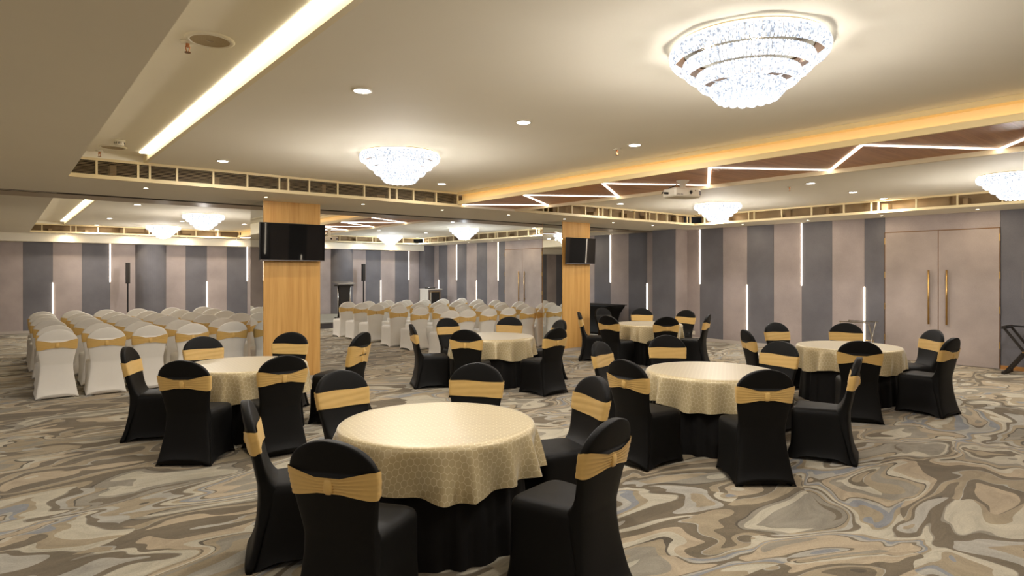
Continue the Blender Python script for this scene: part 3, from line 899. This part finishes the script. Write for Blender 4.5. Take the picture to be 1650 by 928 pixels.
def sash_mesh():
    m = MB(); n = 72; rows = 17
    rings = []
    for q in range(rows):
        s = -1 + 2 * q / (rows - 1)
        r = []
        for j in range(n):
            t = 2 * PI * j / n + PI / n
            u, v = supr(t, 0.42)
            x = u * .222
            if v < 0:
                p = max(0.0, 1 - abs(x) / .20) ** 1.15
                hh = .067 - .044 * p
                zc = .706 - .004 * p
                pl = .009 * abs(math.sin(s * 8.5)) * (0.3 + .7 * p)
            else:
                hh = .061 + .002 * math.sin(x * 20); zc = .707 + .004 * math.sin(x * 9)
                pl = .0016 * abs(math.sin(s * 4 + x * 6))
            z = zc + s * hh
            ring = back_ring(z, n, .006 + pl)
            r.append(ring[j])
        rings.append(r)
    m.loft(rings, False, False)
    m.smooth = True
    return m.mesh('sash')
def knot_mesh():
    m = MB()
    y = back_y(.70) - .064
    rings = []
    for z, s in ((-.036, .6), (-.03, .9), (-.012, 1.0), (.012, 1.0), (.03, .9), (.036, .6)):
        rings.append([(.021 * s * a, y + .004 - .012 * b * s + .005 * abs(z) / .036, .70 + z) for a, b in [supr(2 * PI * j / 16 + .2, .5) for j in range(16)]])
    m.loft(rings); m.smooth = True
    return m.mesh('knot')

def make_chair(cover, label, sash=True):
    g = empty('banquet_chair', label, 'chair')
    link('seat', seat_mesh(), M[cover], g)
    link('backrest', back_mesh(), M[cover], g)
    if sash:
        s = link('sash', sash_mesh(), M['gold'], g)
        s['label'] = 'gold stretch sash'
        link('knot', knot_mesh(), M['gold'], s)
    return g

TOP_BACK = -(back_y(.9) - .022)   # distance of the backrest top behind the seat centre

TABLES = {
 'front': (2.17, 3.44), 'screen': (1.98, 6.89), 'between': (5.74, 7.57), 'middle': (5.39, 3.57), 'door': (8.60, 3.65), 'corner': (9.41, 7.58)}
CH = {
 'front': [((1.126, 2.692), 'black covered chair largest in the view, gold bow on its broad back', 0),
           ((1.100, 3.819), 'black covered chair seen edge-on at the frontmost table, beside the largest chair', 0),
           ((2.002, 4.574), 'black covered chair with plain gold band between the frontmost and large-screen tables', 0),
           ((3.058, 4.228), 'black covered chair facing us straight across the frontmost table', 0),
           ((3.323, 3.138), 'black covered chair with slanted plain gold band, half behind the frontmost table', 0),
           ((2.426, 2.171), 'black covered chair with empty seat showing, gold bow, sideways at the frontmost table', 0)],
 'screen': [((0.974, 7.359), 'black covered chair with plain gold band overlapping the white chairs, outermost at its table', 0),
            ((1.822, 8.012), 'black covered chair facing us in front of white chairs at the large-screen table', 0),
            ((1.188, 5.929), 'black covered chair with gold bow and full hem visible, at the large-screen table', 0),
            ((2.830, 7.885), 'black covered chair facing us against the foot of the large-screen pillar', 0),
            ((1.983, 5.696), 'black covered chair with gold bow between the large-screen and frontmost tables', 0),
            ((3.101, 6.457), 'lower of two stacked black chairs at the large-screen table', -32)],
 'between': [((4.611, 8.027), 'thin edge-on black chair before white chairs, at the table between the pillars', 0),
             ((5.691, 8.754), 'black covered chair facing us beside the edge-on chair, table between the pillars', 0),
             ((4.711, 6.803), 'black covered chair with broad gold bow at the table between the pillars', 0),
             ((6.690, 8.319), 'black covered chair facing us alone behind the table between the pillars', 0),
             ((5.846, 6.240), 'black covered chair with gold bow and seat showing at the table between the pillars', 0),
             ((6.885, 7.264), 'black covered chair peeping out behind a bowed chair before the small-screen pillar', 0)],
 'middle': [((5.032, 4.734), 'black covered chair with slanted plain band, behind the middle front-row table', 0),
            ((4.134, 3.594), 'black covered chair with gold bow, beside the slanted-band chair, middle front-row table', 0),
            ((6.154, 4.694), 'black covered chair facing us behind the middle front-row table', 0),
            ((4.573, 2.534), 'black covered chair with gold bow, full back towards us, middle front-row table', 0),
            ((6.580, 3.482), 'black covered chair facing us between the middle and door-side tables', 0),
            ((5.866, 2.394), 'black covered chair in profile with plain band, at the middle front-row table', 0)],
 'door': [((7.554, 4.503), 'black covered chair with slanted gold bow below a lower wall light, door-side table', 0),
          ((9.027, 4.893), 'black covered chair facing us before charcoal wall panel, door-side table', 0),
          ((9.739, 4.167), 'black covered chair facing us in front of the folding stand, door-side table', 0),
          ((7.305, 2.975), 'black covered chair with gold bow, full back towards us, door-side table', 0),
          ((9.489, 2.937), 'black covered chair with plain band before the double doors, door-side table', 0),
          ((8.491, 2.437), 'black covered chair in profile at the door-side table, outermost on the carpet', 0)],
 'corner': [((8.543, 8.550), 'black covered chair in profile before the small-screen pillar, corner table', 0),
            ((8.191, 7.500), 'black covered chair with gold bow beside the small-screen pillar, corner table', 0),
            ((10.468, 8.605), 'black covered chair facing us under a lower wall light, corner table', 0),
            ((8.753, 6.650), 'black covered chair with gold bow straight before the corner table', 0),
            ((10.653, 7.609), 'black covered chair with plain band before the pier, corner table', 0),
            ((9.859, 6.569), 'black covered chair in profile towards the side wall, corner table', 0)]}
blk = make_chair('black', '')
first = True
stack_pose = None
for tname, lst in CH.items():
    cx, cy = TABLES[tname]
    for (bx, by), lab, turn in lst:
        d = Vector((cx - bx, cy - by)).normalized()
        ang = math.atan2(d.y, d.x) - PI / 2 + math.radians(turn)
        d = Vector((math.cos(ang + PI / 2), math.sin(ang + PI / 2)))
        loc = (bx + d.x * TOP_BACK, by + d.y * TOP_BACK, 0)
        grp = 'black chairs around the round tables'
        if first:
            blk.location = loc; blk.rotation_euler = (0, 0, ang); blk['label'] = lab; blk['group'] = grp
            first = False
        else:
            copy_tree(blk, loc, ang, lab, grp)
        if lab.startswith('lower of two'):
            stack_pose = (loc, ang, d)
l, a, d = stack_pose
copy_tree(blk, (l[0] - d.x * 0.02, l[1] - d.y * 0.02, 0.088), a, 'upper of two stacked black chairs at the large-screen table', 'black chairs around the round tables')
pc = make_chair('black', 'plain black covered chair without sash, before the black side table', sash=False)
pc.location = (9.9, 8.95, 0); pc.rotation_euler = (0, 0, PI - 0.1)
pc['group'] = 'black chairs around the round tables'

ORD = ('first', 'second', 'third', 'fourth', 'fifth', 'sixth', 'seventh', 'eighth')
wht = make_chair('white', '')
first = True
jit = random.Random(11)
blocks = [('block away from the podium', [0.60, 1.13, 1.68, 2.24, 2.85, 3.45], [10.14, 11.05, 12.25, 13.2, 14.1, 15.1], True),
          ('podium-side block', [6.95, 7.52, 8.08, 8.66, 9.24, 9.85, 10.5], [10.5, 11.7, 12.6, 13.7, 14.5, 15.3], False)]
for bname, xs, ys, left in blocks:
    # row one is the row closest to the camera
    cols = list(reversed(xs)) if left else xs
    for r, y in enumerate(ys):
        for c, x in enumerate(cols):
            if left and r == 0 and x > 2.95:
                continue                       # that spot is taken by the pillar
            if left and r == 0:
                x = [0, 2.74, 2.19, 1.65, 1.11, .585][c]
            if not left and r == 0:
                x = [6.92, 7.36, 7.92, 8.45, 9.0, 9.53, 10.35][c]
                if x > 10.0: continue
            lab = 'white covered chair, %s from the aisle, row %s from us, %s' % (ORD[c - 1 if left and r == 0 else c], ('one', 'two', 'three', 'four', 'five', 'six')[r], bname)
            loc = (x + jit.uniform(-.02, .02), y + TOP_BACK + jit.uniform(-.03, .03), 0)
            rz = jit.uniform(-.05, .05)
            grp = 'white chairs in rows, ' + bname
            if first:
                wht.location = loc; wht.rotation_euler = (0, 0, rz); wht['label'] = lab; wht['group'] = grp
                first = False
            else:
                copy_tree(wht, loc, rz, lab, grp)

# ------------------------------------------------------------------ round tables and cloths
R_T, Z_T = 0.62, 0.69
def skirt_mesh(seed):
    rd = random.Random(seed); n = 144
    ph = [rd.uniform(0, 6.28) for _ in range(4)]
    rings = []
    for z in (Z_T - .03, .55, .4, .25, .1, .02, 0.0):
        k = 1 - z / Z_T
        ring = []
        for j in range(n):
            a = 2 * PI * j / n
            fdl = .5 * math.sin(22 * a + ph[0]) + .3 * math.sin(31 * a + ph[1]) + .25 * math.sin(9 * a + ph[2])
            r = .53 + .04 * k + .022 * (0.3 + k) * fdl
            ring.append((r * math.cos(a), r * math.sin(a), z))
        rings.append(ring)
    m = MB(); m.loft(rings, False, False); m.smooth = True
    return m.mesh('table_skirt')

def cloth_mesh(seed):
    rd = random.Random(seed); n = 240
    ph = [rd.uniform(0, 6.28) for _ in range(6)]
    # fold directions: uneven bunches
    fn = [((q + rd.uniform(-.3, .3)) * 2 * PI / 17, rd.uniform(.055, .11), rd.uniform(.45, 1.1)) for q in range(17)]
    def fold(a):
        s = 0
        for c, w, h in fn:
            dd = (a - c + PI) % (2 * PI) - PI
            s += h * math.exp(-abs(dd / w) ** 1.4)
        return s - .55
    drop0 = .255
    prof = [(0.0, 0.0)] + [(R_T * q / 10, 0.0) for q in range(1, 10)] + [(R_T - .03, 0.0), (R_T - .012, -.003), (R_T, -.012), (R_T + .006, -.03)]
    v = [(0, 0, Z_T + .012)]; uv = [(0, 0)]; f = []
    rings = []
    def add(r, z, s, a):
        v.append((r * math.cos(a), r * math.sin(a), z)); uv.append((s * math.cos(a), s * math.sin(a)))
        return len(v) - 1
    for r, dz in prof[1:]:
        rings.append([add(r, Z_T + .012 + dz, r if dz == 0 else r - dz, 2 * PI * j / n) for j in range(n)])
    steps = 12
    for q in range(1, steps + 1):
        t = q / steps
        ring = []
        for j in range(n):
            a = 2 * PI * j / n
            L = drop0 + .018 * math.cos(4 * a + ph[0]) + .010 * math.sin(7 * a + ph[1]) - .012 * fold(a)
            fo = fold(a) + .22 * math.sin(17 * a + ph[2]) * t
            k = t ** 0.8
            r = R_T + .008 + k * (.030 + .095 * fo)
            ring.append(add(max(r, .585 + .03 * (1 - t)), Z_T + .012 - .03 - t * L, R_T + .03 + t * L, a))
        rings.append(ring)
    for j in range(n):
        f.append((0, rings[0][j], rings[0][(j + 1) % n]))
    for ra, rb in zip(rings, rings[1:]):
        for j in range(n):
            k = (j + 1) % n
            f.append((ra[j], rb[j], rb[k], ra[k]))
    me = bpy.data.meshes.new('tablecloth')
    me.from_pydata(v, [], f); me.update()
    ul = me.uv_layers.new(name='UVMap')
    for lp in me.loops:
        ul.data[lp.index].uv = uv[lp.vertex_index]
    for p in me.polygons: p.use_smooth = True
    return me

TD = {'front': 'the frontmost table, largest in the view', 'screen': 'the table before the large-screen pillar', 'between': 'the table standing between the two pillars',
      'middle': 'the middle table of the front row', 'door': 'the table facing the near double doors', 'corner': 'the table beside the small-screen pillar and pier'}
for i, (k, (cx, cy)) in enumerate(TABLES.items()):
    g = empty('round_table', 'round banquet table in a black floor-length skirt, ' + TD[k], 'table', (cx, cy, 0), group='round banquet tables')
    build('table_top', MB().lathe([(R_T - .03, Z_T - .025), (R_T, Z_T - .02), (R_T, Z_T), (R_T - .02, Z_T + .004)], 64), M['ply'], g)
    link('table_skirt', skirt_mesh(20 + i), M['blackcloth'], g)
    build('pedestal', MB().lathe([(.3, 0), (.28, .03), (.05, .06), (.05, Z_T - .06), (.25, Z_T - .026)], 24), M['darksteel'], g)
    c = link('tablecloth', cloth_mesh(40 + i), M['brocade'])
    c.location = (cx, cy, 0); c.rotation_euler = (0, 0, i * 1.1 + .4)
    tag(c, 'gold hexagon brocade tablecloth on ' + TD[k], 'tablecloth', 'gold brocade tablecloths')

# ------------------------------------------------------------------ screens
def television(label, cx, cz, wd, ht, tilt, yaw=0):
    g = empty('television', label, 'television', (cx, 9.592, cz), math.radians(yaw))
    t = math.radians(tilt)
    def rot(m):
        m.v = [(x, y * math.cos(t) - z * math.sin(t) - 0.1, y * math.sin(t) + z * math.cos(t)) for x, y, z in m.v]
        return m
    build('housing', rot(MB().box(-wd / 2, wd / 2, -0.006, 0.03, -ht / 2, ht / 2)), M['blackp'], g)
    build('screen', rot(MB().box(-wd / 2 + .008, wd / 2 - .008, -0.009, -0.005, -ht / 2 + .018, ht / 2 - .008)), M['screen'], g)
    build('bottom_bezel', rot(MB().box(-wd / 2, wd / 2, -0.012, -0.004, -ht / 2, -ht / 2 + .014)), M['rackgrey'], g)
    build('wall_bracket', MB().box(-.15, .15, -.075, -.002, -.12, .12), M['darksteel'], g)
television('large black wall television on the nearer wooden pillar', 3.43, 2.11, 0.985, 0.565, 2.1)
television('smaller black television on the further wooden pillar', 9.56, 2.11, 0.90, 0.555, 2.1, 2.6)

# ------------------------------------------------------------------ far hall furnishings
st = empty('stage', 'low grey carpeted stage platform at the end wall', 'stage', (5.6, 18.0, 0))
build('deck', MB().box(0, 5.6, 0, 3.69, .15, .18), M['stage'], st)
build('riser', MB().box(0.01, 5.59, 0.01, 3.68, 0, .15), M['stagef'], st)

g = empty('podium', 'dark wooden podium with steel posts and pale top on the stage', 'podium', (8.58, 19.2, .18))
build('base', MB().box(-.24, .24, -.18, .18, 0, .04), M['darksteel'], g)
build('body', MB().box(-.15, .15, -.08, .08, .04, 1.04), M['darksteel'], g)
for sx in (-1, 1):
    build('post', MB().tube((sx * .20, 0, .04), (sx * .20, 0, 1.06), .022, 12), M['steel'], g, smooth=True)
build('shelf', MB().box(-.26, .26, -.14, .16, 1.04, 1.09), M['darksteel'], g)
build('reading_top', MB().loft([[(-.30, -.22, 1.10), (.30, -.22, 1.10), (.30, .22, 1.16), (-.30, .22, 1.16)], [(-.30, -.22, 1.13), (.30, -.22, 1.13), (.30, .22, 1.19), (-.30, .22, 1.19)]]), M['steel'], g)

def column_speaker(label, loc, z0, z1):
    g = empty('column_speaker', label, 'loudspeaker', loc)
    build('cabinet', MB().box(-.052, .052, -.06, .06, z0, z1), M['blackp'], g)
    build('grille', MB().box(-.046, .046, -.066, -.058, z0 + .02, z1 - .02), M['darksteel'], g)
    build('pole', MB().tube((0, 0, .05), (0, 0, z0), .02, 10), M['blackp'], g)
    build('base_plate', MB().lathe([(.2, 0), (.2, .03), (.04, .05)], 24), M['blackp'], g)
column_speaker('slim black column speaker on a pole, end wall before the first round column', (2.85, 21.2, 0), 1.34, 1.945)
column_speaker('slim black column speaker on a pole beside the podium', (10.22, 21.2, .18), 1.17, 1.785)

g = empty('equipment_rack', 'white-sided equipment rack with black glass door in the far corner', 'cabinet', (12.2, 20.0, 0))
build('carcass', MB().box(.02, .6, .02, .55, 0, 1.02), M['rackgrey'], g)
build('side_panel', MB().box(0, .02, 0, .57, 0, 1.02), M['marble'], g)
build('top_panel', MB().box(-.01, .62, -.01, .58, 1.02, 1.06), M['marble'], g)
d = build('door', MB().box(.10, .50, 0, .02, .1, .94), M['screen'], g)
build('door_frame', MB().box(.085, .10, -.006, .02, .085, .955).box(.50, .515, -.006, .02, .085, .955).box(.085, .515, -.006, .02, .94, .955), M['brass'], d)
bx_ = empty('mixer', 'small dark audio mixer on the equipment rack', 'mixer', (12.45, 20.25, 1.06))
build('body', MB().box(-.15, .15, -.12, .12, 0, .04), M['blackp'], bx_)
m = MB()
for i in range(6):
    for j in range(3):
        m.lathe([(.01, .04), (.008, .055)], 8, (-.12 + i * .048, -.08 + j * .06, 0))
build('control_knobs', m, M['steel'], bx_, kind='stuff')

# black spandex side table past the small-screen pillar
g = empty('side_table', 'black stretch-covered side table against the wall past the small-screen pillar', 'table', (12.78, 12.1, 0))
rings = []
for z, sx, sy in ((0, .33, .80), (.06, .31, .78), (.2, .26, .70), (.38, .235, .66), (.55, .26, .71), (.68, .31, .79), (.75, .33, .84), (.775, .33, .84)):
    ring = []
    for j in range(40):
        u, v = supr(2 * PI * j / 40 + PI / 40, .3)
        ring.append((u * sx, v * sy, z))
    rings.append(ring)
build('stretch_cover', MB().loft(rings), M['black'], g, smooth=True)
build('table_top', MB().box(-.32, .32, -.83, .83, .776, .79), M['black'], g)

# folding tray stands
def tray_stand(label, loc, rz, w, dp, h, mat, strapmat, t):
    g = empty('folding_stand', label, 'stand', loc, rz)
    for s in (-1, 1):
        build('top_bar', MB().bar((-w / 2, s * dp / 2, h), (w / 2, s * dp / 2, h), t, t), mat, g)
        build('foot_bar', MB().bar((-w / 2, -s * dp / 2, t / 2), (w / 2, -s * dp / 2, t / 2), t, t), mat, g)
        for e in (-1, 1):
            x = e * (w / 2 - t * (1.0 if s > 0 else 2.1))
            build('leg', MB().bar((x, s * dp / 2, h), (x, -s * dp / 2, t / 2), t * .9, t * .7), mat, g)
    for x in (-w * .25, 0, w * .25):
        build('strap', MB().box(x - .02, x + .02, -dp / 2, dp / 2, h + t * .3, h + t * .45), strapmat, g)
    build('pivot_rod', MB().tube((-w / 2, 0, h / 2), (w / 2, 0, h / 2), t * .3, 8), M['brass'], g)
tray_stand('steel folding tray stand standing against the wall beside the double doors', (12.95, 5.3, 0), PI / 2, .55, .40, .70, M['steel'], M['blackp'], .02)
tray_stand('black folding tray stand at the picture edge past the double doors', (12.90, 2.70, 0), 0.0, .5, .52, .76, M['darksteel'], M['blackp'], .045)

# small wall fittings
for (x, y, zz), t in (((XR - .034, 9.3, .17), 'white wall socket low on the mauve panel beside the pier'), ((XR - .034, 12.85, .13), 'white wall socket low on the wall by the black side table')):
    g = empty('wall_socket', t, 'socket', (x, y, zz))
    build('face_plate', MB().box(-.008, 0, -.045, .045, -.045, .045), M['whitep'], g)
    build('switch', MB().box(-.012, -.008, -.03, -.012, -.02, .02), M['baseb'], g)
g = empty('wall_hatch', 'flat grey wall hatch at the picture edge on the charcoal panel', 'hatch', (XR - .03, 2.40, 1.21))
build('frame', MB().box(-.012, 0, 0, .45, 0, .47), M['rackgrey'], g)
build('hatch_door', MB().box(-.016, -.011, .015, .435, .015, .455), M['wd'], g)
build('latch', MB().box(-.022, -.016, .03, .05, .2, .26), M['steel'], g)
